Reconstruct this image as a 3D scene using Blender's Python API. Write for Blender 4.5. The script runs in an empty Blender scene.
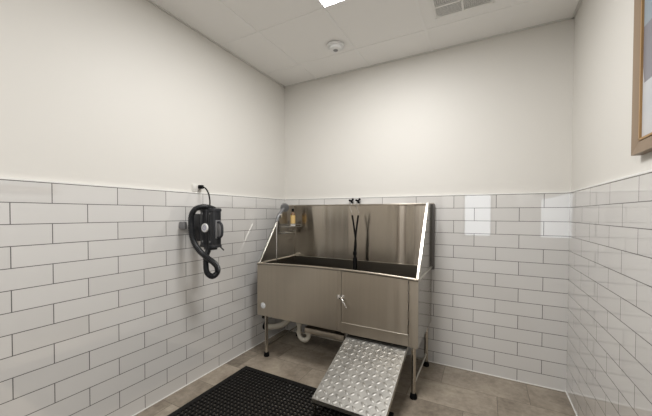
import bpy, bmesh, math, random
from mathutils import Vector, Matrix
random.seed(7)
S = bpy.context.scene
COL = S.collection
PI = math.pi
W = 2.446            # room width (left wall x=0, right wall x=W, back wall y=0)
ZT = 1.413           # top of wall tiles
HC = 2.632           # ceiling
YF = -4.3            # front wall, behind the camera
TW, TH = .30229, .1015

# ------------------------------------------------------------------ materials
def new_mat(name):
    m = bpy.data.materials.new(name); m.use_nodes = True
    nt = m.node_tree
    return m, nt, nt.nodes['Principled BSDF']
def N(nt, t, **kw):
    n = nt.nodes.new(t)
    for k, v in kw.items(): setattr(n, k, v)
    return n
def math_n(nt, op, a, b=None, c=None):
    n = N(nt, 'ShaderNodeMath', operation=op)
    for i, v in enumerate((a, b, c)):
        if v is None: continue
        if isinstance(v, (int, float)): n.inputs[i].default_value = v
        else: nt.links.new(v, n.inputs[i])
    return n.outputs[0]
def simple(name, col, rough=.5, metal=0., noise=0., nscale=20., bump=0., spec=None, stretch=(1,1,1), trans=0., emit=None, coat=0.):
    m, nt, b = new_mat(name)
    b.inputs['Base Color'].default_value = (*col, 1)
    b.inputs['Roughness'].default_value = rough
    b.inputs['Metallic'].default_value = metal
    if spec is not None: b.inputs['Specular IOR Level'].default_value = spec
    if trans: b.inputs['Transmission Weight'].default_value = trans
    if coat: b.inputs['Coat Weight'].default_value = coat
    if emit:
        b.inputs['Emission Color'].default_value = (*emit[0], 1); b.inputs['Emission Strength'].default_value = emit[1]
    if noise or bump:
        tc = N(nt, 'ShaderNodeTexCoord'); mp = N(nt, 'ShaderNodeMapping'); mp.inputs['Scale'].default_value = stretch
        nt.links.new(tc.outputs['Object'], mp.inputs[0])
        nz = N(nt, 'ShaderNodeTexNoise'); nz.inputs['Scale'].default_value = nscale; nz.inputs['Detail'].default_value = 5
        nt.links.new(mp.outputs[0], nz.inputs['Vector'])
        if noise:
            r = N(nt, 'ShaderNodeMix', data_type='RGBA')
            r.inputs[6].default_value = (*[max(0, c*(1-noise)) for c in col], 1)
            r.inputs[7].default_value = (*[min(1, c*(1+noise)) for c in col], 1)
            nt.links.new(nz.outputs[0], r.inputs[0]); nt.links.new(r.outputs[2], b.inputs['Base Color'])
        if bump:
            bp = N(nt, 'ShaderNodeBump'); bp.inputs['Strength'].default_value = bump; bp.inputs['Distance'].default_value = .002
            nt.links.new(nz.outputs[0], bp.inputs['Height']); nt.links.new(bp.outputs[0], b.inputs['Normal'])
    return m

def steel(name, col, rough, stretch, streak=.12, bump=.02, aniso=0., rot=0., buckle=(1,1,1)):
    """brushed stainless steel, the grain running along the axis with the small scale"""
    m, nt, b = new_mat(name)
    b.inputs['Metallic'].default_value = 1
    tc = N(nt, 'ShaderNodeTexCoord'); mp = N(nt, 'ShaderNodeMapping'); mp.inputs['Scale'].default_value = stretch
    nt.links.new(tc.outputs['Object'], mp.inputs[0])
    nz = N(nt, 'ShaderNodeTexNoise'); nz.inputs['Scale'].default_value = 1; nz.inputs['Detail'].default_value = 3
    nt.links.new(mp.outputs[0], nz.inputs['Vector'])
    r = N(nt, 'ShaderNodeMix', data_type='RGBA')
    r.inputs[6].default_value = (*[c*(1-streak) for c in col], 1); r.inputs[7].default_value = (*[c*(1+streak) for c in col], 1)
    nt.links.new(nz.outputs[0], r.inputs[0]); nt.links.new(r.outputs[2], b.inputs['Base Color'])
    mr = N(nt, 'ShaderNodeMapRange'); mr.inputs[3].default_value = rough*.8; mr.inputs[4].default_value = rough*1.25
    nt.links.new(nz.outputs[0], mr.inputs[0]); nt.links.new(mr.outputs[0], b.inputs['Roughness'])
    # slow buckle of the sheet
    n2 = N(nt, 'ShaderNodeTexNoise'); n2.inputs['Scale'].default_value = 2.2; n2.inputs['Detail'].default_value = 1
    m2_ = N(nt, 'ShaderNodeMapping'); m2_.inputs['Scale'].default_value = buckle
    nt.links.new(tc.outputs['Object'], m2_.inputs[0]); nt.links.new(m2_.outputs[0], n2.inputs['Vector'])
    if aniso:
        b.inputs['Anisotropic'].default_value = aniso; b.inputs['Anisotropic Rotation'].default_value = rot
        tg = N(nt, 'ShaderNodeTangent', direction_type='RADIAL', axis='Z'); nt.links.new(tg.outputs[0], b.inputs['Tangent'])
    bp = N(nt, 'ShaderNodeBump'); bp.inputs['Strength'].default_value = bump; bp.inputs['Distance'].default_value = .05
    nt.links.new(n2.outputs[0], bp.inputs['Height']); nt.links.new(bp.outputs[0], b.inputs['Normal'])
    return m

def wall_tile(name, axis, off):
    """glazed 1:3 running-bond tiles: the row under the top edge has its joints at off + n*TW"""
    m, nt, b = new_mat(name)
    tc = N(nt, 'ShaderNodeTexCoord'); sp = N(nt, 'ShaderNodeSeparateXYZ'); cb = N(nt, 'ShaderNodeCombineXYZ')
    nt.links.new(tc.outputs['Object'], sp.inputs[0])
    u = math_n(nt, 'ADD', sp.outputs[axis], -off + 20*TW)
    v = math_n(nt, 'ADD', sp.outputs[2], -(ZT - 14*TH))
    nt.links.new(u, cb.inputs[0]); nt.links.new(v, cb.inputs[1])
    br = N(nt, 'ShaderNodeTexBrick', offset=.5, offset_frequency=2, squash=1)
    nt.links.new(cb.outputs[0], br.inputs['Vector'])
    br.inputs['Scale'].default_value = 1; br.inputs['Mortar Size'].default_value = .0019
    br.inputs['Mortar Smooth'].default_value = 0; br.inputs['Bias'].default_value = 0
    br.inputs['Brick Width'].default_value = TW; br.inputs['Row Height'].default_value = TH
    br.inputs['Color1'].default_value = (.635, .62, .60, 1); br.inputs['Color2'].default_value = (.675, .66, .64, 1)
    br.inputs['Mortar'].default_value = (.10, .095, .09, 1)
    nt.links.new(br.outputs['Color'], b.inputs['Base Color'])
    mr = N(nt, 'ShaderNodeMapRange'); mr.inputs[3].default_value = .02; mr.inputs[4].default_value = .8
    nt.links.new(br.outputs['Fac'], mr.inputs[0]); nt.links.new(mr.outputs[0], b.inputs['Roughness'])
    # slight waviness of the glaze
    nz = N(nt, 'ShaderNodeTexNoise'); nz.inputs['Scale'].default_value = 9; nz.inputs['Detail'].default_value = 1
    nt.links.new(tc.outputs['Object'], nz.inputs['Vector'])
    h = math_n(nt, 'MULTIPLY_ADD', br.outputs['Fac'], -1.0, math_n(nt, 'MULTIPLY', nz.outputs[0], .0))
    bp = N(nt, 'ShaderNodeBump'); bp.inputs['Strength'].default_value = .25; bp.inputs['Distance'].default_value = .003
    nt.links.new(h, bp.inputs['Height']); nt.links.new(bp.outputs[0], b.inputs['Normal'])
    b.inputs['IOR'].default_value = 1.6; b.inputs['Coat Weight'].default_value = 1; b.inputs['Coat Roughness'].default_value = .01; b.inputs['Coat IOR'].default_value = 1.6
    return m

def floor_mat():
    m, nt, b = new_mat('floor_tile_stone')
    tc = N(nt, 'ShaderNodeTexCoord'); sp = N(nt, 'ShaderNodeSeparateXYZ'); nt.links.new(tc.outputs['Object'], sp.inputs[0])
    RH, RW = .277, .56
    v = math_n(nt, 'DIVIDE', math_n(nt, 'MULTIPLY_ADD', sp.outputs[1], -1, -.293 + 5*RH), RH)
    row = math_n(nt, 'FLOOR', v); fv = math_n(nt, 'SUBTRACT', v, row)
    # row index 4 (nearest the back wall) has a joint at x=1.645, each further row a third of a tile to the left
    u = math_n(nt, 'DIVIDE', math_n(nt, 'ADD', math_n(nt, 'ADD', sp.outputs[0], -1.645 + 10*RW), math_n(nt, 'MULTIPLY', math_n(nt, 'ADD', row, -4), .196)), RW)
    cu = math_n(nt, 'FLOOR', u); fu = math_n(nt, 'SUBTRACT', u, cu)
    def edge(f, size):
        d = math_n(nt, 'MINIMUM', f, math_n(nt, 'SUBTRACT', 1, f))
        return math_n(nt, 'MULTIPLY', d, size)
    d = math_n(nt, 'MINIMUM', edge(fu, RW), edge(fv, RH))
    j = math_n(nt, 'LESS_THAN', d, .0016)
    cb = N(nt, 'ShaderNodeCombineXYZ'); nt.links.new(cu, cb.inputs[0]); nt.links.new(row, cb.inputs[1])
    wn = N(nt, 'ShaderNodeTexWhiteNoise'); nt.links.new(cb.outputs[0], wn.inputs['Vector'])
    off = N(nt, 'ShaderNodeVectorMath', operation='MULTIPLY_ADD')
    nt.links.new(wn.outputs['Color'], off.inputs[0]); off.inputs[1].default_value = (9, 9, 9); nt.links.new(tc.outputs['Object'], off.inputs[2])
    n1 = N(nt, 'ShaderNodeTexNoise'); n1.inputs['Scale'].default_value = 3.5; n1.inputs['Detail'].default_value = 8; n1.inputs['Roughness'].default_value = .6
    nt.links.new(off.outputs[0], n1.inputs['Vector'])
    n2 = N(nt, 'ShaderNodeTexNoise'); n2.inputs['Scale'].default_value = 26; n2.inputs['Detail'].default_value = 6; n2.inputs['Roughness'].default_value = .7
    nt.links.new(off.outputs[0], n2.inputs['Vector'])
    f = math_n(nt, 'ADD', math_n(nt, 'MULTIPLY', n1.outputs[0], .55), math_n(nt, 'ADD', math_n(nt, 'MULTIPLY', n2.outputs[0], .38), math_n(nt, 'MULTIPLY', wn.outputs['Value'], .10)))
    cr = N(nt, 'ShaderNodeValToRGB'); nt.links.new(f, cr.inputs[0])
    e = cr.color_ramp.elements
    e[0].position = .36; e[0].color = (.142, .115, .087, 1)
    e[1].position = .68; e[1].color = (.42, .358, .283, 1)
    mx = N(nt, 'ShaderNodeMix', data_type='RGBA'); nt.links.new(j, mx.inputs[0]); nt.links.new(cr.outputs[0], mx.inputs[6]); mx.inputs[7].default_value = (.105, .085, .065, 1)
    nt.links.new(mx.outputs[2], b.inputs['Base Color'])
    b.inputs['Roughness'].default_value = .42
    bp = N(nt, 'ShaderNodeBump'); bp.inputs['Strength'].default_value = .25; bp.inputs['Distance'].default_value = .002
    nt.links.new(math_n(nt, 'SUBTRACT', n2.outputs[0], j), bp.inputs['Height']); nt.links.new(bp.outputs[0], b.inputs['Normal'])
    return m

M = {}
ROT = 0.25
M['paint'] = simple('wall_paint_warm_white', (.695, .673, .630), .55, bump=.03, nscale=180)
M['paint_back'] = M['paint']
M['ceil'] = simple('ceiling_panel_white', (.88, .868, .845), .8, bump=.05, nscale=250)
M['tbar'] = simple('grid_bar_white', (.88, .87, .85), .5)
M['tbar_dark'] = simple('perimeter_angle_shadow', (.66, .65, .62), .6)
M['caulk'] = simple('white_trim', (.82, .81, .78), .35)
M['grout'] = simple('grey_grout', (.2, .19, .18), .8)
M['tileL'] = wall_tile('tile_wall_left', 1, -1.9696)
M['tileB'] = wall_tile('tile_wall_back', 0, .18507)
M['tileR'] = wall_tile('tile_wall_right', 1, -1.07219)
M['tileF'] = wall_tile('tile_wall_front', 0, 0)
M['floor'] = floor_mat()
M['steel_v'] = steel('brushed_steel_upright_grain', (.50, .45, .38), .22, (40, 40, .6), .12, .32, .95, ROT, (2.6, 2.6, .10))
M['steel_wing'] = steel('brushed_steel_wing', (.36, .34, .31), .36, (40, 40, .6), .06, .02)
M['steel_h'] = steel('brushed_steel_front', (.47, .42, .35), .33, (45, 45, 1.0), .09, .03, .8, ROT, (2, 2, .5))
M['steel_leg'] = steel('satin_steel_tube', (.50, .465, .41), .2, (40, 40, 1.5), .06, .01)
M['steel_side'] = steel('polished_steel_side', (.37, .35, .315), .15, (60, 40, 1.5), .08, .008)
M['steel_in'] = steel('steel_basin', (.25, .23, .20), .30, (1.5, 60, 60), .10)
M['steel_edge'] = steel('steel_edge', (.60, .57, .51), .30, (20, 20, 20), .04)
M['steel_shade'] = simple('shaded_steel', (.16, .15, .14), .5, 1)  # shade on the splash return put into a darker steel colour
M['wire'] = simple('dull_chrome_wire', (.28, .27, .25), .35, 1)
M['chrome'] = simple('chrome', (.72, .71, .69), .12, 1)
M['grey_plastic'] = simple('grey_satin_plastic', (.20, .20, .205), .32, .3)
M['tread'] = steel('tread_plate_aluminium', (.30, .29, .27), .46, (9, 9, 9), .35, .02)
M['foot'] = simple('black_rubber_foot', (.003, .003, .003), .6, spec=.12)
M['rubber'] = simple('black_rubber', (.0045, .004, .0035), .7, spec=.25)
M['nub'] = simple('rubber_nub_glint', (.030, .027, .023), .28)  # lighter than the mat: highlights on the nubs put into the colour
M['blackpl'] = simple('black_plastic', (.014, .015, .018), .34)
M['blackpl2'] = simple('black_plastic_soft', (.022, .023, .027), .5)
M['hose'] = simple('black_ribbed_hose', (.010, .011, .013), .33)
M['pvc'] = simple('white_pvc', (.62, .585, .50), .35)
M['white'] = simple('white_plastic', (.80, .80, .79), .35)
M['ventw'] = simple('vent_white_metal', (.84, .83, .80), .5)
M['dark'] = simple('gap_shade', (.06, .06, .055), .9)  # near-black colour standing in for shade in hollows and gaps
M['amber'] = simple('amber_glass', (.16, .075, .02), .12, coat=.5)
M['label'] = simple('yellow_bottle_label', (.72, .50, .20), .5, noise=.3, nscale=90)
M['wood'] = simple('pale_oak_frame', (.25, .18, .12), .45, noise=.22, nscale=14, stretch=(1, 1, .12))
M['gold'] = simple('gilt_inner_edge', (.36, .21, .08), .35)
M['added_doorw'] = simple('added_dark_door', (.11, .075, .05), .45, noise=.3, nscale=8, stretch=(4, 4, .4))
M['alum'] = simple('aluminium_frame', (.45, .44, .42), .35, .9)

# ------------------------------------------------------------------ geometry helpers
class MB:
    def __init__(s): s.v = []; s.f = []; s.sm = []; s.mi = []; s.cur = 0
    def add(s, vs, fs, smooth=False):
        o = len(s.v); s.v += [tuple(v) for v in vs]
        for f in fs: s.f.append(tuple(i+o for i in f)); s.sm.append(smooth); s.mi.append(s.cur)
        return s
    def box(s, a, b, bev=0.0, seg=2, mat=None):
        bm = bmesh.new(); bmesh.ops.create_cube(bm, size=1)
        lo = [min(a[i], b[i]) for i in range(3)]; hi = [max(a[i], b[i]) for i in range(3)]
        for v in bm.verts: v.co = Vector([(lo[i]+hi[i])/2 + v.co[i]*(hi[i]-lo[i]) for i in range(3)])
        if bev: bmesh.ops.bevel(bm, geom=bm.edges[:], offset=bev, segments=seg, affect='EDGES', profile=.5, clamp_overlap=True)
        s.from_bm(bm, mat, False); return s
    def from_bm(s, bm, mat=None, smooth=False):
        if mat: bm.transform(mat)
        bm.normal_update(); bm.verts.index_update()
        s.add([v.co[:] for v in bm.verts], [[v.index for v in f.verts] for f in bm.faces], smooth); bm.free(); return s
    def tube(s, pts, r, n=12, cap=True, rf=None):
        pts = [Vector(p) for p in pts]; vs = []; fs = []
        t0 = (pts[1]-pts[0]).normalized(); up = Vector((0, 0, 1)) if abs(t0.z) < .9 else Vector((1, 0, 0))
        nr = t0.cross(up).normalized()
        for i, p in enumerate(pts):
            t = (pts[min(i+1, len(pts)-1)] - pts[max(i-1, 0)]).normalized()
            nr = (nr - t*nr.dot(t)).normalized(); bi = t.cross(nr)
            rr = rf(i) if rf else r
            for k in range(n):
                a = 2*PI*k/n; vs.append(p + (nr*math.cos(a) + bi*math.sin(a))*rr)
        for i in range(len(pts)-1):
            for k in range(n):
                a = i*n+k; b_ = i*n+(k+1) % n; fs.append((a, b_, b_+n, a+n))
        if cap: fs.append(tuple(range(n))[::-1]); fs.append(tuple((len(pts)-1)*n+k for k in range(n)))
        return s.add(vs, fs, True)
    def lathe(s, prof, origin, axis='z', n=28):
        """prof: (radius, height) list, closed with caps when the radius is 0"""
        vs = []; fs = []
        for (r, h) in prof:
            for k in range(n):
                a = 2*PI*k/n; c, d = r*math.cos(a), r*math.sin(a)
                p = {'z': (c, d, h), 'x': (h, c, d), 'y': (c, h, d)}[axis]
                vs.append([origin[i]+p[i] for i in range(3)])
        for i in range(len(prof)-1):
            for k in range(n):
                a = i*n+k; b_ = i*n+(k+1) % n; fs.append((a, b_, b_+n, a+n))
        return s.add(vs, fs, True)
    def prism(s, poly, axis, a, b):
        """poly in the two other axes, extruded from a to b along axis (0 x, 1 y, 2 z)"""
        n = len(poly); vs = []
        for h in (a, b):
            for (p, q) in poly:
                c = [p, q]; c.insert(axis, h); vs.append(c)
        fs = [tuple(range(n))[::-1], tuple(range(n, 2*n))] + [(k, (k+1) % n, (k+1) % n+n, k+n) for k in range(n)]
        return s.add(vs, fs)
    def build(s, name, m, parent=None, bevel=0.0):
        me = bpy.data.meshes.new(name); o = bpy.data.objects.new(name, me)
        off = Vector((0, 0, 0))
        if parent is not None:
            q = parent
            while q is not None: off += q.location; q = q.parent
        me.from_pydata([tuple(Vector(v)-off) for v in s.v], [], s.f)
        bm = bmesh.new(); bm.from_mesh(me); bmesh.ops.remove_doubles(bm, verts=bm.verts, dist=1e-6) if not s.mi or max(s.mi) == 0 and len(s.v) < 3000 else None
        bmesh.ops.recalc_face_normals(bm, faces=bm.faces); bm.to_mesh(me); bm.free()
        if len(me.polygons) == len(s.sm):
            for p, f, i in zip(me.polygons, s.sm, s.mi): p.use_smooth = f; p.material_index = i
        else:
            sm = any(s.sm)
            for p in me.polygons: p.use_smooth = sm
        for mm in (m if isinstance(m, (list, tuple)) else [m]): me.materials.append(mm)
        try: me.set_sharp_from_angle(angle=math.radians(40))
        except Exception: pass
        COL.objects.link(o)
        if parent is not None: o.parent = parent
        if bevel:
            md = o.modifiers.new('soft_edges', 'BEVEL'); md.width = bevel; md.segments = 2; md.limit_method = 'ANGLE'
        return o
def thing(name, label, cat, loc=(0, 0, 0), group=None):
    o = bpy.data.objects.new(name, None); o.empty_display_size = .05; COL.objects.link(o)
    o.location = loc; o['label'] = label; o['category'] = cat
    if group: o['group'] = group
    return o
def tag(o, label, cat): o['label'] = label; o['category'] = cat; return o
def struct(o): o['kind'] = 'structure'; return o
def smooth_path(pts, n=8):
    P = [Vector(p) for p in pts]; P = [P[0]*2-P[1]] + P + [P[-1]*2-P[-2]]; out = []
    for i in range(1, len(P)-2):
        for k in range(n):
            t = k/n
            out.append(.5*((2*P[i]) + (P[i+1]-P[i-1])*t + (2*P[i-1]-5*P[i]+4*P[i+1]-P[i+2])*t*t + (3*P[i]-P[i-1]-3*P[i+1]+P[i+2])*t**3))
    out.append(P[-2]); return out

# ------------------------------------------------------------------ the room
G = .012   # tiles stand proud of the painted wall
struct(MB().box((-.2, YF-.2, -.1), (W+.2, .2, 0)).build('floor', M['floor']))
struct(MB().box((-.15, YF-.15, 0), (-G, .15, HC+.05)).build('wall_left', M['paint']))
struct(MB().box((-G, 0+G, 0), (W+G, .15, HC+.05)).build('wall_back', M['paint_back']))
struct(MB().box((W+G, YF-.15, 0), (W+.15, .15, HC+.05)).build('wall_right', M['paint']))
# tiling and its pale edge strips
struct(MB().box((-G, YF, 0), (0, G, ZT)).build('trim_1', M['tileL']))
struct(MB().box((0, 0, 0), (W, G, ZT)).build('trim_2', M['tileB']))
struct(MB().box((W, YF, 0), (W+G, G, ZT)).build('trim_3', M['tileR']))
def strip(k, z0, z1, d, m):
    mb = MB()
    mb.box((-G, YF, z0), (d, G, z1)); mb.box((d, -d, z0), (W-d, G, z1)); mb.box((W-d, YF, z0), (W+G, G, z1))
    struct(mb.build('trim_%d' % k, m))
strip(4, ZT, ZT+.0022, .0002, M['grout'])
strip(5, ZT+.0022, ZT+.011, .0015, M['caulk'])
strip(6, 0, .007, .004, M['caulk'])
# front wall behind the camera: a glazed door in daylight and an unseen dark door added for steel reflections
DX0, DX1, DZ1 = 1.50, 2.06, 2.05
fx = [(-.15, .25), (1.05, DX0), (DX1, W+.15)]
mb = MB()
mb.box((-.15, YF-.12, 0), (.30, YF, HC+.05)); mb.box((1.10, YF-.12, 0), (DX0, YF, HC+.05)); mb.box((DX1, YF-.12, 0), (W+.15, YF, HC+.05))
mb.box((.30, YF-.12, 2.1), (1.10, YF, HC+.05)); mb.box((DX0, YF-.12, DZ1), (DX1, YF, HC+.05)); mb.box((DX0, YF-.12, 0), (DX1, YF, .78))
struct(mb.build('wall_front', M['paint']))
mb = MB()
mb.box((0, YF, 0), (.30, YF+G, ZT)); mb.box((1.10, YF, 0), (DX0, YF+G, ZT)); mb.box((DX1, YF, 0), (W, YF+G, ZT)); mb.box((DX0, YF, 0), (DX1, YF+G, .78))
struct(mb.build('trim_7', M['tileF']))
struct(MB().box((.30, YF-.10, 0), (1.10, YF-.05, 2.1)).build('added_door', M['added_doorw']))  # unseen door, added as a dark shape for the steel to reflect
win = struct(MB().box((DX0, YF-.12, .78), (DX1, YF-.10, DZ1)).build('window_1', [M['white'], simple('daylight_glazing', (.5, .5, .5), .3, emit=((.88, .94, 1.0), 1.15))]))
for p in win.data.polygons: p.material_index = 1 if p.normal.y > .5 else 0
mb = MB()
for x in (DX0, DX1-.04): mb.box((x, YF-.10, .78), (x+.04, YF-.04, DZ1))
for z in (.78, DZ1-.04): mb.box((DX0, YF-.10, z), (DX1, YF-.04, z+.04))
mb.build('window_frame', M['alum'], win)

# ceiling of lay-in panels
struct(MB().box((-.15, YF-.15, HC+.004), (W+.15, .15, HC+.1)).build('ceiling', M['ceil']))
GX = [.39, .955, 1.515, 2.068]; GY = [-.315-.56*k for k in range(8)]
mb = MB()
for x in GX: mb.box((x-.008, YF, HC-.000), (x+.008, G, HC+.006))
for y in GY: mb.box((-G, y-.008, HC+.0004), (W+G, y+.008, HC+.006))
struct(mb.build('trim_8', M['tbar']))
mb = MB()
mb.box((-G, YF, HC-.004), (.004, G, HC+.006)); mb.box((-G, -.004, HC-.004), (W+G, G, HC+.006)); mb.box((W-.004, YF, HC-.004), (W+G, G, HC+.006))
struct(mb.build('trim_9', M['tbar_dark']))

# ------------------------------------------------------------------ ceiling fittings
def panel_light(x0, y1, label):
    t = thing('ceiling_light', label, 'light', (x0+.28, y1-.28, HC))
    x1, y0 = x0+.545, y1-.545
    mb = MB()
    mb.box((x0, y0, HC-.004), (x0+.010, y1, HC+.003)); mb.box((x1-.010, y0, HC-.004), (x1, y1, HC+.003))
    mb.box((x0, y0, HC-.004), (x1, y0+.010, HC+.003)); mb.box((x0, y1-.010, HC-.004), (x1, y1, HC+.003))
    mb.build('frame', M['white'], t)
    d = MB().box((x0+.010, y0+.010, HC-.002), (x1-.010, y1-.010, HC+.002)).build('diffuser', [M['white'], M['glow']], t)
    for p in d.data.polygons: p.material_index = 1 if p.normal.z < -.5 else 0
M['glow'] = simple('lit_diffuser', (.9, .9, .9), .5, emit=((1.0, .995, .985), 17.0))
panel_light(.963, -.885, 'square lit ceiling light panel, the one beside the smoke detector and vent')
panel_light(.963, -.885-.56*4, 'added square lit ceiling light panel by the front wall')  # unseen second panel, added to brighten the room

t = thing('smoke_detector', 'small round white smoke detector on the ceiling panels', 'smoke detector', (.835, -.452, HC))
cx, cy = .835, -.452
MB().lathe([(0, 0), (.068, 0), (.070, -.004), (.070, -.014), (.064, -.018), (0, -.018)], (cx, cy, HC)).build('base', M['white'], t)
MB().lathe([(0, -.016), (.052, -.016), (.054, -.022), (.048, -.034), (.026, -.040), (0, -.040)], (cx, cy, HC)).build('cover', M['white'], t)
MB().lathe([(.020, -.0390), (.018, -.043), (0, -.044)], (cx, cy, HC)).build('sensor_cap', M['grey_plastic'], t)

vx0, vx1, vy0, vy1 = 1.60, 1.965, -.79, -.43
t = thing('ceiling_vent', 'square white louvred air vent set in a ceiling panel', 'vent', ((vx0+vx1)/2, (vy0+vy1)/2, HC))
mb = MB(); b_ = .016; z0, z1 = HC-.010, HC+.003
mb.box((vx0, vy0, z0), (vx0+b_, vy1, z1), .003); mb.box((vx1-b_, vy0, z0), (vx1, vy1, z1), .003)
mb.box((vx0, vy0, z0), (vx1, vy0+b_, z1), .003); mb.box((vx0, vy1-b_, z0), (vx1, vy1, z1), .003)
for (qx, qy, sx, sy) in ((vx0+b_, vy0+b_, 1, 1), (vx1-b_, vy0+b_, -1, 1), (vx0+b_, vy1-b_, 1, -1), (vx1-b_, vy1-b_, -1, -1)):
    poly = [(qx, qy), (qx+sx*.024, qy)] + [(qx+sx*.024*(1-math.sin(a*PI/8)), qy+sy*.024*(1-math.cos(a*PI/8))) for a in range(1, 4)] + [(qx, qy+sy*.024)]
    mb.prism(poly, 2, z0+.002, z1)
mb.build('frame', M['ventw'], t)
mx_ = (vx0+vx1)/2-.004; rows = [vy0+.016, vy0+.125, vy0+.237, vy1-.016]
mb = MB(); mb.box((mx_-.006, vy0, z0+.001), (mx_+.006, vy1, z1))
for y in rows[1:3]: mb.box((vx0, y-.006, z0+.001), (vx1, y+.006, z1))
mb.build('divider', M['ventw'], t)
MB().box((vx0+.01, vy0+.01, HC+.0005), (vx1-.01, vy1-.01, HC+.003)).build('cavity_shade', M['dark'], t)  # flat dark sheet, painted shade behind the louvres
for k in range(3):
    for (xa, xb) in ((vx0+b_, mx_-.006), (mx_+.006, vx1-b_)):
        mb = MB(); y = rows[k]+.004
        while y < rows[k+1]-.004:
            mb.box((xa, -.0034, -.0008), (xb, .0034, .0008), mat=None)
            for q in range(len(mb.v)-8, len(mb.v)):
                X, Y, Z = mb.v[q]; c, s_ = math.cos(.1), math.sin(.1)
                mb.v[q] = (X, y+Y*c-Z*s_, HC-.0035+Y*s_+Z*c)
            y += .0118
        if k == 1 or xa > mx_ :
            x = xa+.01
            while x < xb: mb.box((x-.0008, rows[k], HC-.008), (x+.0008, rows[k+1], HC-.006)); x += .012
        mb.build('louvre_bank', M['ventw'], t)

# ------------------------------------------------------------------ framed picture on the right wall
t = thing('framed_picture', 'pale wooden picture frame holding a blue and white picture, high on right wall', 'picture', (W, -1.4, 1.49))
fy1, fy0, fz0, fz1, fw = -1.051, -1.85, 1.493, 2.35, .050
xf0, xf1 = W-.018, W+G
mb = MB()
def fbar(a, b, c, d):   # a mitred bar, outer edge a-b, inner edge d-c (y,z)
    poly = [a, b, c, d]; vs = []
    vs = [(xf1, *p) for p in poly] + [(xf0, *poly[0]), (xf0, *poly[1]), (xf0+.008, *poly[2]), (xf0+.008, *poly[3])]
    mb.add(vs, [(0, 1, 2, 3), (4, 5, 6, 7), (0, 1, 5, 4), (1, 2, 6, 5), (2, 3, 7, 6), (3, 0, 4, 7)])
o = [(fy1, fz0), (fy0, fz0), (fy0, fz1), (fy1, fz1)]
i_ = [(fy1-fw, fz0+fw), (fy0+fw, fz0+fw), (fy0+fw, fz1-fw), (fy1-fw, fz1-fw)]
for k in range(4): fbar(o[k], o[(k+1) % 4], i_[(k+1) % 4], i_[k])
mb.build('frame', M['wood'], t)
mb = MB(); e = .006
yy0, yy1, zz0, zz1 = fy0+fw, fy1-fw, fz0+fw, fz1-fw
mb.box((xf0+.004, yy1-e, zz0), (xf0+.012, yy1+.002, zz1)); mb.box((xf0+.004, yy0-.002, zz0), (xf0+.012, yy0+e, zz1))
mb.box((xf0+.004, yy0, zz0-.002), (xf0+.012, yy1, zz0+e)); mb.box((xf0+.004, yy0, zz1-e), (xf0+.012, yy1, zz1+.002))
mb.build('inner_edge', M['gold'], t)
def art_mat():
    m, nt, b = new_mat('blue_grey_abstract_print')
    tc = N(nt, 'ShaderNodeTexCoord'); sp = N(nt, 'ShaderNodeSeparateXYZ'); nt.links.new(tc.outputs['Object'], sp.inputs[0])
    nz = N(nt, 'ShaderNodeTexNoise'); nz.inputs['Scale'].default_value = 9; nz.inputs['Detail'].default_value = 4; nt.links.new(tc.outputs['Object'], nz.inputs['Vector'])
    z = math_n(nt, 'ADD', sp.outputs[2], math_n(nt, 'MULTIPLY', nz.outputs[0], .12))
    z = math_n(nt, 'ADD', z, math_n(nt, 'MULTIPLY', sp.outputs[1], .25))
    cr = N(nt, 'ShaderNodeValToRGB'); nt.links.new(z, cr.inputs[0]); r = cr.color_ramp
    r.elements[0].position = .05; r.elements[0].color = (.50, .50, .51, 1)
    r.elements[1].position = .62; r.elements[1].color = (.27, .33, .38, 1)
    for p, c in ((.22, (.55, .55, .56)), (.30, (.50, .52, .55)), (.50, (.58, .60, .62)), (.55, (.30, .35, .40))):
        e_ = r.elements.new(p); e_.color = (*c, 1)
    # a grey slanted shape in the white area
    d = math_n(nt, 'ADD', sp.outputs[1], math_n(nt, 'MULTIPLY', sp.outputs[2], -.18))
    inb = math_n(nt, 'MULTIPLY', math_n(nt, 'LESS_THAN', d, .235), math_n(nt, 'MULTIPLY', math_n(nt, 'GREATER_THAN', sp.outputs[2], .26), math_n(nt, 'LESS_THAN', sp.outputs[2], .47)))
    mx = N(nt, 'ShaderNodeMix', data_type='RGBA'); nt.links.new(inb, mx.inputs[0]); nt.links.new(cr.outputs[0], mx.inputs[6]); mx.inputs[7].default_value = (.20, .20, .23, 1)
    nt.links.new(mx.outputs[2], b.inputs['Base Color']); b.inputs['Roughness'].default_value = .35
    b.inputs['Coat Weight'].default_value = .4
    return m
MB().box((xf0+.011, yy0, zz0), (W+G, yy1, zz1)).build('print', art_mat(), t)

# ------------------------------------------------------------------ the dog-washing tub
X0, X1, Y0, Y1, ZR = .137, 1.532, -.60, -.02, .818
tub = thing('dog_wash_tub', 'large raised stainless steel dog bath with tall splash back on four legs', 'bath', (.835, -.31, 0))
def arch(x): return ZR + .020*(1-((x-.835)/.70)**2)
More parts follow.
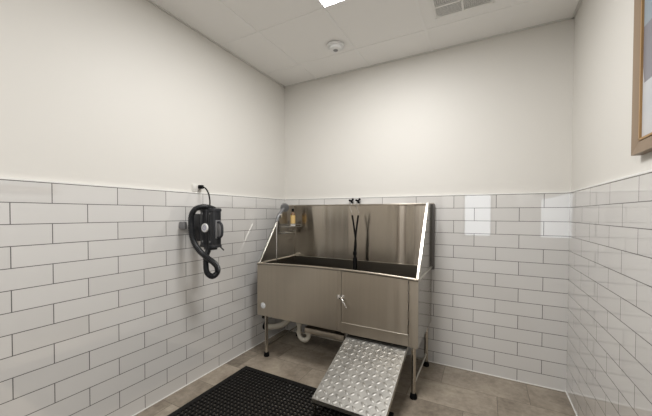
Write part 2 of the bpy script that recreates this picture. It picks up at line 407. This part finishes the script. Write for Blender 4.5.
# rim + basin: one shell
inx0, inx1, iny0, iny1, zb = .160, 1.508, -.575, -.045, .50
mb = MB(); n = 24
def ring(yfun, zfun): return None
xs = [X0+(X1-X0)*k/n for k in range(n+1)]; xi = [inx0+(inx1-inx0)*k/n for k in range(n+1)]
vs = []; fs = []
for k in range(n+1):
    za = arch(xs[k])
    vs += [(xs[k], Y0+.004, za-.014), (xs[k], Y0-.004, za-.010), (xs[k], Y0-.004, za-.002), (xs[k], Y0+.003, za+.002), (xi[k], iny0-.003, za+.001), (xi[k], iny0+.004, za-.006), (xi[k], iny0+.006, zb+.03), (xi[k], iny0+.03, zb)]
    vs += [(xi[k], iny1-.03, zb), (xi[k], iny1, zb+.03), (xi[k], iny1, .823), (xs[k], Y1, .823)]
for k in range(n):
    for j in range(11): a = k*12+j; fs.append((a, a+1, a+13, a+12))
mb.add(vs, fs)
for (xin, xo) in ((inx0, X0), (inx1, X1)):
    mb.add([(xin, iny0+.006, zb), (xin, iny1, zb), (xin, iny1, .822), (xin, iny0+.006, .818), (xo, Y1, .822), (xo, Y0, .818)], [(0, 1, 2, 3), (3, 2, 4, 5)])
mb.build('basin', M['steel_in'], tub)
# rolled front rim
mb = MB(); mb.tube([(x, Y0+.006, arch(x)) for x in xs], .0085, 10); mb.build('rim', M['steel_h'], tub)
for x in (X0, X1): MB().tube([(x, Y0+.006, arch(x)), (x, -.30, .821), (x, Y1, .822)], .0085, 10).build('side_rim', M['steel_edge'], tub)
# front: fixed left panel, lower sill under the door, right post
FZ = .362
def front_poly(xa, xb, zlo, ztop=None):
    k = 10; pts = [(xa, zlo), (xb, zlo)]
    for j in range(k+1):
        x = xb+(xa-xb)*j/k; pts.append((x, (arch(x)-.004) if ztop is None else ztop))
    return pts
MB().prism(front_poly(X0, .925, FZ), 1, Y0, Y0+.012).build('front_panel', M['steel_h'], tub, .0012)
mb = MB(); mb.prism(front_poly(.9265, .960, FZ), 1, Y0+.001, Y0+.012); mb.prism([(.960, FZ-.008), (1.470, FZ-.008), (1.470, .432), (.960, .432)], 1, Y0+.003, Y0+.014)
mb.build('door_surround', M['steel_h'], tub, .001)
MB().prism(front_poly(1.4715, X1, FZ-.010), 1, Y0, Y0+.014).build('corner_post', M['steel_h'], tub, .001)
MB().box((.965, Y0+.012, .44), (1.468, Y0+.020, .82)).build('door_gap_shade', M['dark'], tub)  # dark slab behind the door, painted shade for its gaps
door = MB().prism(front_poly(.9655, 1.4665, .437), 1, Y0-.004, Y0+.010).build('door', M['steel_h'], tub, .0015)
MB().tube([(.9655+.501*k/8, Y0-.003, .437) for k in range(9)], .0032, 8).build('bottom_edge', M['steel_edge'], door)
for z in (.475, .575, .690, .765):
    MB().tube([(1.4690, Y0-.004, z-.030), (1.4690, Y0-.004, z+.030)], .0048, 8).build('hinge', M['steel_side'], door)
# latch: keeper with two screws on the panel, lever on the door
lz = .628
latch = MB().box((.930, Y0-.004, lz-.016), (.957, Y0+.002, lz+.016), .002)
for dz in (-.009, .009): latch.lathe([(0, -.004), (.005, -.004), (.006, 0)], (.940, Y0-.003, lz+dz), 'y', 12)
latch.build('latch_keeper', M['chrome'], tub)
mb = MB().box((.968, Y0-.008, lz-.020), (.990, Y0-.003, lz+.020), .002)
mb.lathe([(0, -.020), (.009, -.020), (.011, -.016), (.011, 0)], (.974, Y0-.004, lz), 'y', 16)
mb.tube([(.945, Y0-.013, lz+.004), (.974, Y0-.014, lz)], .006, 8)
mb.build('latch_body', M['chrome'], door)
mb = MB(); mb.tube(smooth_path([(.974, Y0-.018, lz-.004), (.988, Y0-.030, lz-.018), (1.004, Y0-.034, lz-.040), (1.018, Y0-.030, lz-.066)], 5), .0062, 10)
mb.build('latch_lever', M['chrome'], door)
# the sticker
st = MB().lathe([(0, -.0015), (.024, -.0015), (.026, 0)], (.201, Y0-.0005, .452), 'y', 28).build('sticker', M['white'], tub)
st['label'] = 'round white sticker'
mb = MB(); mb.lathe([(.019, -.0019), (.019, -.0016), (.022, -.0016), (.022, -.0019), (.019, -.0019)], (.201, Y0-.0005, .452), 'y', 28)
for a in range(3): mb.box((.191, Y0-.0025, .444+a*.007), (.211, Y0-.0015, .446+a*.007))
mb.build('sticker_print', simple('grey_print', (.30, .32, .38), .5), st)
# sides and back casing
MB().prism([(Y0+.014, FZ-.004), (Y1, FZ-.004), (Y1, .822), (Y0+.014, .815)], 0, X1-.010, X1).build('side_panel', M['steel_side'], tub, .001)
MB().prism([(Y0+.012, FZ), (Y1, FZ), (Y1, .822), (Y0+.012, .815)], 0, X0, X0+.010).build('side_panel', M['steel_side'], tub, .001)
MB().box((X0+.01, Y1-.010, FZ), (X1-.01, Y1, .82)).build('back_panel', M['steel_side'], tub)
mb = MB(); mb.box((X0+.02, Y0+.02, .475), (X1-.02, Y1-.015, .485))
mb.build('basin_underside', M['steel_in'], tub)
# splash back and two slanted wings
mb = MB(); mb.box((X0-.004, -.026, .820), (X1+.012, -.018, 1.350)); mb.build('splash_back', M['steel_v'], tub)
mb = MB(); mb.box((X0-.004, -.036, 1.344), (X1+.014, -.012, 1.354), .002); mb.build('splash_back_rim', M['steel_h'], tub)
SB = (-.578, .824); ST = (-.215, 1.350)
for (xw, s_, nm) in ((X0, 1, 'left'), (X1, -1, 'right')):
    poly = [SB, (-.026, .824), (-.026, 1.350), ST]
    w = MB().prism(poly, 0, xw, xw+s_*.004).build('splash_wing', M['steel_side'] if s_ < 0 else M['steel_wing'], tub)
    # folded edge, turned to the inside along the slope, and the narrow top
    dy, dz = ST[0]-SB[0], ST[1]-SB[1]; L = math.hypot(dy, dz); ny, nz_ = -dz/L, dy/L
    vs = []
    wd = .018 if s_ < 0 else .014
    for (y, z) in (SB, ST):
        for (xx) in (xw-s_*.001, xw+s_*wd):
            vs += [(xx, y, z), (xx, y-ny*.005, z-nz_*.005)]
    mb = MB().add(vs, [(0, 2, 6, 4), (1, 5, 7, 3), (0, 4, 5, 1), (2, 3, 7, 6), (0, 1, 3, 2), (4, 6, 7, 5)])
    mb.build('folded_edge', M['steel_edge'], w, .001)
    MB().box((min(xw-s_*.001, xw+s_*.015), ST[0], 1.346), (max(xw-s_*.001, xw+s_*.015), -.030, 1.351)).build('top_edge', M['steel_edge'], w)
# splash back side return on the right
MB().box((X1, -.045, .80), (X1+.020, -.018, 1.346)).build('splash_return', M['steel_shade'], tub)
# frame: legs with rubber feet, stretchers
legs = [(.222, -.578), (1.502, -.582), (.222, -.075), (1.502, -.085)]
for (x, y) in legs:
    l = MB(); l.tube([(x, y, .03), (x, y, .48)], .0155, 16)
    lo = l.build('leg', M['steel_leg'], tub)
    MB().lathe([(0, 0), (.024, 0), (.025, .006), (.021, .030), (.018, .038), (0, .038)], (x, y, 0), 'z', 18).build('rubber_foot', M['foot'], lo)
for x in (.222, 1.502):
    mb = MB(); mb.tube([(x, -.578, .092), (x, -.085, .100)], .0085, 12); mb.build('stretcher', M['steel_edge'], tub)
mb = MB(); mb.tube([(.222, -.20, .098), (1.502, -.20, .102)], .0075, 12); mb.build('stretcher', M['steel_edge'], tub)
mb = MB(); mb.box((.60, -.545, .270), (.955, -.50, .306), .002); mb.box((.60, -.545, .3065), (.955, -.10, .312))
mb.build('ramp_channel', M['steel_h'], tub)
mb = MB(); mb.box((.178, Y0+.010, FZ-.030), (.202, Y0+.030, FZ+.002), .003); mb.build('levelling_knob', M['foot'], tub)

# ------------------------------------------------------------------ ramp of tread plate
ramp = thing('tub_ramp', 'silver diamond tread plate ramp sloping down from under the steel tub', 'ramp', (1.24, -.80, 0))
RX0, RX1 = 1.000, 1.455
sl = [(-.545, .3435), (-1.10, .137)]
def plate(yz0, yz1, name, sk0, sk1):
    (ya, za), (yb, zb_) = yz0, yz1
    L = math.hypot(yb-ya, zb_-za); nyy, nzz = (za-zb_)/L*-1, abs(yb-ya)/L
    if nzz < 0: nyy, nzz = -nyy, -nzz
    def P(u, v, h):   # u across, v along 0..1
        x0 = RX0+sk0+(sk1-sk0)*v; x1 = RX1+(sk0+(sk1-sk0)*v)*.45
        return (x0+(x1-x0)*u, ya+(yb-ya)*v+nyy*h, za+(zb_-za)*v+nzz*h)
    mb = MB()
    vs = [P(u, v, h) for h in (0, -.004) for (u, v) in ((0, 0), (1, 0), (1, 1), (0, 1))]
    mb.add(vs, [(0, 1, 2, 3), (7, 6, 5, 4), (0, 4, 5, 1), (1, 5, 6, 2), (2, 6, 7, 3), (3, 7, 4, 0)])
    # raised lozenges, alternating direction
    pu = .0400; wx = RX1-RX0; nu = int(wx/pu); nv = int(L/pu)
    for a in range(nu):
        for b in range(nv):
            cu, cv = (a+.5)*wx/nu, (b+.5)*L/nv
            an = PI/4 if (a+b) % 2 else -PI/4
            hl, hw = .0200, .0085; c, s_ = math.cos(an), math.sin(an)
            loz = [(hl, 0), (hl*.45, hw), (-hl*.45, hw), (-hl, 0), (-hl*.45, -hw), (hl*.45, -hw)]
            base = [P((cu+p*c-q*s_)/wx, (cv+p*s_+q*c)/L, .0001) for p, q in loz]
            top = [P((cu+(p*c-q*s_)*.55)/wx, (cv+(p*s_+q*c)*.55)/L, .0018) for p, q in loz]
            mb.add(base+top, [(6, 7, 8, 9, 10, 11)] + [(k, (k+1) % 6, (k+1) % 6+6, k+6) for k in range(6)])
    return mb.build(name, M['tread'], ramp)
plate(sl[0], sl[1], 'ramp_plate', 0, 0)
mb = MB()
for (sx, sy) in ((0, 0), (1, 0)):
    pass
for side in (0, 1):
    xa = (RX0, RX0) if side == 0 else (RX1, RX1)
    d = .002 if side == 0 else -.002
    m2 = MB()
    A = (xa[0], *sl[0]); B = (xa[1], *sl[1])
    q = [(A[0], A[1], A[2]-.003), (B[0], B[1], B[2]-.003), (B[0], B[1]+.006, B[2]-.030), (A[0], A[1]+.006, A[2]-.030)]
    m2.add(q+[(x+d, y, z) for x, y, z in q], [(0, 1, 2, 3), (7, 6, 5, 4), (0, 4, 5, 1), (1, 5, 6, 2), (2, 6, 7, 3), (3, 7, 4, 0)])
    m2.build('side_lip', M['steel_edge'], ramp)
m2 = MB(); m2.box((RX0, sl[1][0]-.001, sl[1][1]-.022), (RX1, sl[1][0]+.003, sl[1][1]-.001)); m2.build('end_lip', M['steel_edge'], ramp)
for x in (RX0+.016, RX1-.016):
    l = MB().tube([(x, sl[1][0]+.014, .018), (x, sl[1][0]+.012, sl[1][1]-.002)], .009, 12).build('leg', M['steel_side'], ramp)
    MB().lathe([(0, 0), (.014, 0), (.014, .02), (0, .02)], (x, sl[1][0]+.014, .0155), 'z', 14).build('rubber_foot', M['foot'], l)

# ------------------------------------------------------------------ drain pipe
dp = thing('drain_pipe', 'white plastic drain pipe with a U-bend beneath the steel tub', 'pipe', (.44, -.30, 0))
def arc(c, r, a0, a1, n=10): return [(c[0]+r*math.cos(a0+(a1-a0)*k/n), c[1], c[2]+r*math.sin(a0+(a1-a0)*k/n)) for k in range(n+1)]
uc = (.437, -.30, .136); r_ = .053
MB().tube([(uc[0]-r_, -.30, .478)]+arc(uc, r_, PI, 2*PI, 14)+[(uc[0]+r_, -.30, .165)], .021, 16).build('u_bend', M['pvc'], dp)
MB().tube(smooth_path([(uc[0]+r_, -.30, .155), (uc[0]+r_, -.29, .205), (uc[0]+r_+.02, -.26, .225), (uc[0]+r_+.03, -.12, .23), (.45, -.06, .235)], 6), .019, 14).build('outlet_arm', M['pvc'], dp)
for (x, z) in ((uc[0]-r_, .140), (uc[0]+r_, .150), (uc[0]-r_, .215)): MB().lathe([(.020, 0), (.028, 0), (.028, .026), (.020, .026)], (x, -.30, z), 'z', 18).build('slip_nut', M['pvc'], dp)
wp = thing('waste_pipe', 'white pipe elbow entering the left wall beside the U-bend under the tub', 'pipe', (0, -.30, .15))
MB().tube(smooth_path([(.004, -.33, .150), (.06, -.33, .150), (.13, -.32, .162), (.20, -.30, .19), (.25, -.285, .24), (.26, -.28, .36), (.26, -.28, .478)], 6), .027, 14).build('elbow', M['pvc'], wp)
MB().lathe([(.021, 0), (.040, 0), (.040, .014), (.028, .018)], (.002, -.33, .150), 'x', 20).build('wall_collar', M['foot'], wp)

# ------------------------------------------------------------------ taps on the top of the splash back
fa = thing('tap_fitting', 'chrome twin tap with two small black cross handles at top of splash back', 'tap', (.83, -.02, 1.354))
for x in (.797, .865):
    b = MB().lathe([(0, .002), (.012, .002), (.012, .010), (.006, .012), (.006, .026), (0, .026)], (x, -.024, 1.352), 'z', 14).build('stem', M['chrome'], fa)
    k = MB().lathe([(0, 0), (.010, 0), (.012, .008), (.006, .014), (0, .014)], (x, -.024, 1.374), 'z', 14)
    for a in range(3):
        an = a*2*PI/3-PI/2+.25; px_, pz_ = x+.019*math.cos(an), 1.386+.017*math.sin(an)
        k.tube([(x, -.024, 1.386), (px_, -.026, pz_)], .0085, 8)
        k.lathe([(0, -.0115), (.008, -.008), (.0115, 0), (.008, .008), (0, .0115)], (px_, -.026, pz_), 'z', 12)
    k.build('handle', M['foot'], fa)
    MB().tube(smooth_path([(x, -.030, 1.345), (x+.004, -.07, 1.345), (x+.03, -.13, 1.32), (x+.07, -.175, 1.27)], 6), .0022, 8).build('feed_wire', M['chrome'], fa)
# the two black leads, crossing
le = thing('tether_leads', 'two thin black leads crossing and hanging down into the steel tub', 'lead', (.90, -.19, .80))
for (xa, xb, xc, dy) in ((.875, .912, .908, 0), (.929, .898, .893, .012)):
    MB().tube(smooth_path([(xa, -.19+dy, 1.25), (xa+(xb-xa)*.55, -.19+dy, 1.13), (xb, -.19+dy, 1.00), (xc, -.19+dy, .93), (xc, -.19+dy, .80), (xc-.002, -.192+dy, .66), (xc, -.20+dy, .535)], 6), .0085, 8).build('lead', M['foot'], le)
MB().box((.886, -.204, .895), (.916, -.168, .930), .006).build('slider', M['foot'], le)
MB().box((.886, -.208, .50), (.920, -.168, .880), .012).build('grip', M['foot'], le)
MB().box((.895, -.200, .96), (.910, -.172, .99), .004).build('clip', M['foot'], le)

# ------------------------------------------------------------------ shower handset, shelf and bottle on the left wing
sh = thing('shower_handset', 'grey shower handset with hose clipped to left wing of the steel tub', 'shower head', (.165, -.30, 1.2))
hd = Vector((.172, -.238, 1.325)); ax = Vector((.55, -.55, -.35)).normalized()
prof = [(0, -.030), (.022, -.028), (.040, -.014), (.044, .004), (.041, .016), (.035, .018), (0, .019)]
tmp = MB().lathe(prof, (0, 0, 0), 'z', 24); R_ = ax.to_track_quat('Z', 'Y').to_matrix()
tmp.v = [tuple(R_ @ Vector(v) + hd) for v in tmp.v]; tmp.build('spray_head', M['grey_plastic'], sh)
MB().tube(smooth_path([hd-ax*.012, (.165, -.275, 1.290), (.160, -.325, 1.235), (.160, -.343, 1.19)], 6), .017, 12).build('handle', M['grey_plastic'], sh)
MB().box((.143, -.322, 1.222), (.182, -.292, 1.262), .005).build('holder', M['chrome'], sh)
MB().tube(smooth_path([(.160, -.343, 1.19), (.160, -.352, 1.12), (.163, -.356, .95), (.168, -.36, .78), (.19, -.36, .62), (.25, -.33, .54), (.34, -.25, .512), (.40, -.14, .512)], 10), .0068, 10).build('hose', M['chrome'], sh)

ra = thing('wire_shelf', 'two-tier chrome wire shelf on left wing of the tub', 'shelf', (.20, -.18, 1.1))
def tray(z, ya, yb, xo, name):
    mb = MB(); r = .0032; xi_ = .1465
    mb.tube([(xi_, ya, z), (xo, ya, z), (xo, yb, z), (xi_, yb, z)], r, 8)
    mb.tube([(xi_, ya, z+.022), (xo, ya, z+.022), (xo, yb, z+.022), (xi_, yb, z+.022)], r, 8)
    mb.tube([(xi_, ya, z), (xi_, yb, z)], r, 8)
    k = ya+.02
    while k < yb: mb.tube([(xi_, k, z), (xo, k, z)], .0018, 6); k += .022
    for y in (ya, yb): mb.tube([(xo, y, z), (xo, y, z+.022)], r, 6)
    return mb.build(name, M['wire'], ra)
tray(1.132, -.300, -.055, .245, 'upper_tray'); tray(1.070, -.300, -.12, .215, 'lower_tray')
for y in (-.29, -.13): MB().tube([(.1455, y, 1.060), (.1455, y, 1.19)], .0036, 8).build('upright', M['wire'], ra)

bo = thing('soap_bottle', 'small amber bottle with yellow label and dark cap on the wire shelf', 'bottle', (.192, -.125, 1.1375))
bx, by, bz = .192, -.125, 1.1375
MB().lathe([(0, 0), (.022, 0), (.0245, .004), (.0245, .110), (.021, .124), (.011, .136), (.010, .150), (0, .150)], (bx, by, bz), 'z', 24).build('body', M['amber'], bo)
MB().lathe([(.0252, .026), (.0252, .108), (.0246, .108), (.0246, .026), (.0252, .026)], (bx, by, bz), 'z', 24).build('label', M['label'], bo)
MB().lathe([(.0253, .002), (.0253, .022), (.0246, .022), (.0246, .002), (.0253, .002)], (bx, by, bz), 'z', 24).build('base_band', M['white'], bo)
MB().lathe([(0, .146), (.013, .146), (.013, .172), (.010, .176), (0, .176)], (bx, by, bz), 'z', 18).build('cap', M['foot'], bo)

# ------------------------------------------------------------------ wall outlet
ou = thing('power_outlet', 'white double wall socket just above the tiles with a black plug', 'socket', (-G, -1.11, 1.455))
MB().box((-G, -1.152, 1.428), (-.003, -1.072, 1.484), .003).build('plate', M['paint'], ou)
for y in (-1.132, -1.092): MB().box((-.006, y-.013, 1.440), (-.0005, y+.013, 1.472), .002).build('socket_face', M['paint'], ou)

# ------------------------------------------------------------------ wall mounted pet dryer
dr = thing('wall_dryer', 'black wall-mounted pet dryer with coiled ribbed hose and round white badge', 'dryer', (.02, -1.12, 1.0))
# body: two upright lobes facing the room
bx0, bx1, by0, by1, bz0, bz1 = .092, .244, -1.172, -1.100, 1.022, 1.300
poly = []
def lobe(c, r, k0, k1, n=8): return [(c+r*math.cos(k0+(k1-k0)*j/n), by0+.014-.018*math.sin(k0+(k1-k0)*j/n)) for j in range(n+1)]
poly = lobe(.206, .038, 0, PI) + lobe(.130, .038, 0, PI) + [(bx0, by1-.01), (bx0+.01, by1), (bx1-.01, by1), (bx1, by1-.01)]
MB().prism(poly, 2, bz0, bz1).build('body', M['blackpl'], dr, .006)
for z in (bz0+.006, bz1-.014):
    MB().prism([(x*1.0+(.003 if x > .168 else -.003), y-.003 if y < -1.135 else y+.003) for x, y in poly], 2, z-.008, z+.010).build('end_band', M['blackpl2'], dr, .002)
for x in (.130, .206):
    for z in (1.062, 1.262): MB().lathe([(0, -.004), (.006, -.003), (.007, 0)], (x, by0-.0035, z), 'y', 12).build('screw', M['grey_plastic'], dr)
bc = (.158, by0-.008, 1.160)
bd = MB().lathe([(0, -.003), (.030, -.003), (.032, 0), (.032, .006)], bc, 'y', 28).build('badge', M['white'], dr); bd['label'] = 'round white badge'
mb = MB(); mb.lathe([(.012, -.0036), (.012, -.0032), (.018, -.0032), (.018, -.0036), (.012, -.0036)], bc, 'y', 24); mb.lathe([(0, -.0036), (.005, -.0034)], bc, 'y', 16)
mb.build('badge_print', simple('violet_grey_print', (.38, .38, .55), .5), bd)
MB().tube(smooth_path([(bx1-.004, -1.140, 1.200), (bx1+.022, -1.140, 1.200), (bx1+.042, -1.140, 1.180), (bx1+.046, -1.140, 1.145), (bx1+.042, -1.140, 1.110), (bx1+.022, -1.140, 1.094), (bx1-.004, -1.140, 1.094)], 6), .0085, 10).build('handle', M['blackpl2'], dr)
MB().box((bx1-.002, -1.160, 1.085), (bx1+.004, -1.110, 1.215), .003).build('switch_plate', M['grey_plastic'], dr)
MB().box((0, -1.160, 1.06), (bx0+.004, -1.100, 1.26), .004).build('wall_bracket', M['blackpl2'], dr)
MB().box((0, -1.272, 1.150), (.062, -1.246, 1.205), .010).build('hose_hook', M['grey_plastic'], dr)
MB().tube([(.225, -1.11, 1.03), (.24, -1.08, .995)], .005, 8).build('latch', M['blackpl'], dr)
MB().box((.13, -1.165, 1.0), (.205, -1.105, 1.025), .004).build('hose_port', M['blackpl'], dr)
# ribbed hose: from the top, out to the left, down, round the loop and up into the base
HP = [(.205, -1.135, 1.292), (.16, -1.155, 1.308), (.14, -1.195, 1.308), (.12, -1.228, 1.291), (.1, -1.243, 1.245), (.1, -1.246, 1.175), (.11, -1.244, 1.097), (.14, -1.238, 1.035), (.19, -1.224, .98), (.22, -1.179, .932), (.22, -1.128, .884), (.21, -1.114, .835), (.2, -1.149, .812), (.19, -1.185, .841), (.18, -1.188, .891), (.17, -1.177, .96), (.168, -1.150, 1.012)]
hp = smooth_path(HP, 26)
MB().tube(hp, .02, 14, rf=lambda i: .0205 if i % 4 < 2 else .0175).build('hose', M['hose'], dr)
# lead to the socket
MB().box((-.001, -1.108, 1.450), (.030, -1.076, 1.478), .005).build('plug', M['foot'], dr)
MB().tube(smooth_path([(.028, -1.100, 1.464), (.05, -1.100, 1.460), (.075, -1.098, 1.448), (.1, -1.095, 1.412), (.13, -1.109, 1.355), (.155, -1.133, 1.298)], 8), .0052, 8).build('power_cord', M['foot'], dr)

# ------------------------------------------------------------------ rubber mat
def ring_mat():
    x0, x1, y1 = .200, 1.430, -.812
    p = .0300; nx = int(round((x1-x0-.05)/p)); ny = 32; t_ = .012
    ex = (x1-x0-nx*p)/2; ya = y1-ex-.0; y0 = y1-2*ex-ny*p
    mb = MB(); n = 8; r = .0112
    for a in range(nx):
        for b in range(ny):
            cx = x0+ex+(a+.5)*p; cy = y0+ex+(b+.5)*p; h = p/2
            sq = [(h, 0), (h, h), (0, h), (-h, h), (-h, 0), (-h, -h), (0, -h), (h, -h)]
            out = [(cx+u, cy+v, t_) for u, v in sq]
            inn = [(cx+r*math.cos(k*PI/4), cy+r*math.sin(k*PI/4), t_) for k in range(8)]
            low = [(q[0], q[1], .0005) for q in inn]
            mb.add(out+inn+low, [(k, (k+1) % 8, (k+1) % 8+8, k+8) for k in range(8)] + [(k+8, (k+1) % 8+8, (k+1) % 8+16, k+16) for k in range(8)])
            # small raised nub at the corner of four rings
            nx_, ny_ = cx+h, cy+h
            if a < nx-1 and b < ny-1:
                q = .0052; mb.cur = 1
                mb.add([(nx_-q, ny_-q, t_), (nx_+q, ny_-q, t_), (nx_+q, ny_+q, t_), (nx_-q, ny_+q, t_), (nx_-q*.5, ny_-q*.5, t_+.003), (nx_+q*.5, ny_-q*.5, t_+.003), (nx_+q*.5, ny_+q*.5, t_+.003), (nx_-q*.5, ny_+q*.5, t_+.003)],
                       [(4, 5, 6, 7), (0, 1, 5, 4), (1, 2, 6, 5), (2, 3, 7, 6), (3, 0, 4, 7)]); mb.cur = 0
    xa, xb, yb_, yc = x0+ex, x1-ex, y0+ex, y1-ex
    for (ax_, bx_, ay, by_) in ((x0, xa, y0, y1), (xb, x1, y0, y1), (xa, xb, y0, yb_), (xa, xb, yc, y1)):
        mb.box((ax_, ay, .0003), (bx_, by_, t_))
    o = mb.build('rubber_mat', [M['rubber'], M['nub']])
    return tag(o, 'black rubber floor mat full of small round holes, lying partly under the ramp', 'mat')
ring_mat()

# ------------------------------------------------------------------ light
w = bpy.data.worlds.new('world'); S.world = w; w.use_nodes = True
w.node_tree.nodes['Background'].inputs[0].default_value = (1, .98, .95, 1)
w.node_tree.nodes['Background'].inputs[1].default_value = .3

# ------------------------------------------------------------------ camera
cam = bpy.data.cameras.new('camera'); co = bpy.data.objects.new('camera', cam); COL.objects.link(co)
yaw, pitch, roll = .48664, -.01833, .0026
f = Vector((-math.sin(yaw)*math.cos(pitch), math.cos(yaw)*math.cos(pitch), math.sin(pitch)))
r = Vector((math.cos(yaw), math.sin(yaw), 0)); u = r.cross(f)
r2 = r*math.cos(roll)+u*math.sin(roll); u2 = -r*math.sin(roll)+u*math.cos(roll)
mw = Matrix(((r2.x, u2.x, -f.x, 1.92417), (r2.y, u2.y, -f.y, -2.64984), (r2.z, u2.z, -f.z, 1.26284), (0, 0, 0, 1)))
co.matrix_world = mw
cam.sensor_fit = 'HORIZONTAL'; cam.sensor_width = 36; cam.lens = 298.447/652*36
cam.shift_x = -1.2316/652; cam.shift_y = 11.246/652
cam.clip_start = .02
S.camera = co
S.view_settings.view_transform = 'Standard'; S.view_settings.look = 'None'
S.view_settings.gamma = 1; S.view_settings.use_curve_mapping = False
S.view_settings.exposure = 1.14
S.cycles.use_adaptive_sampling = False
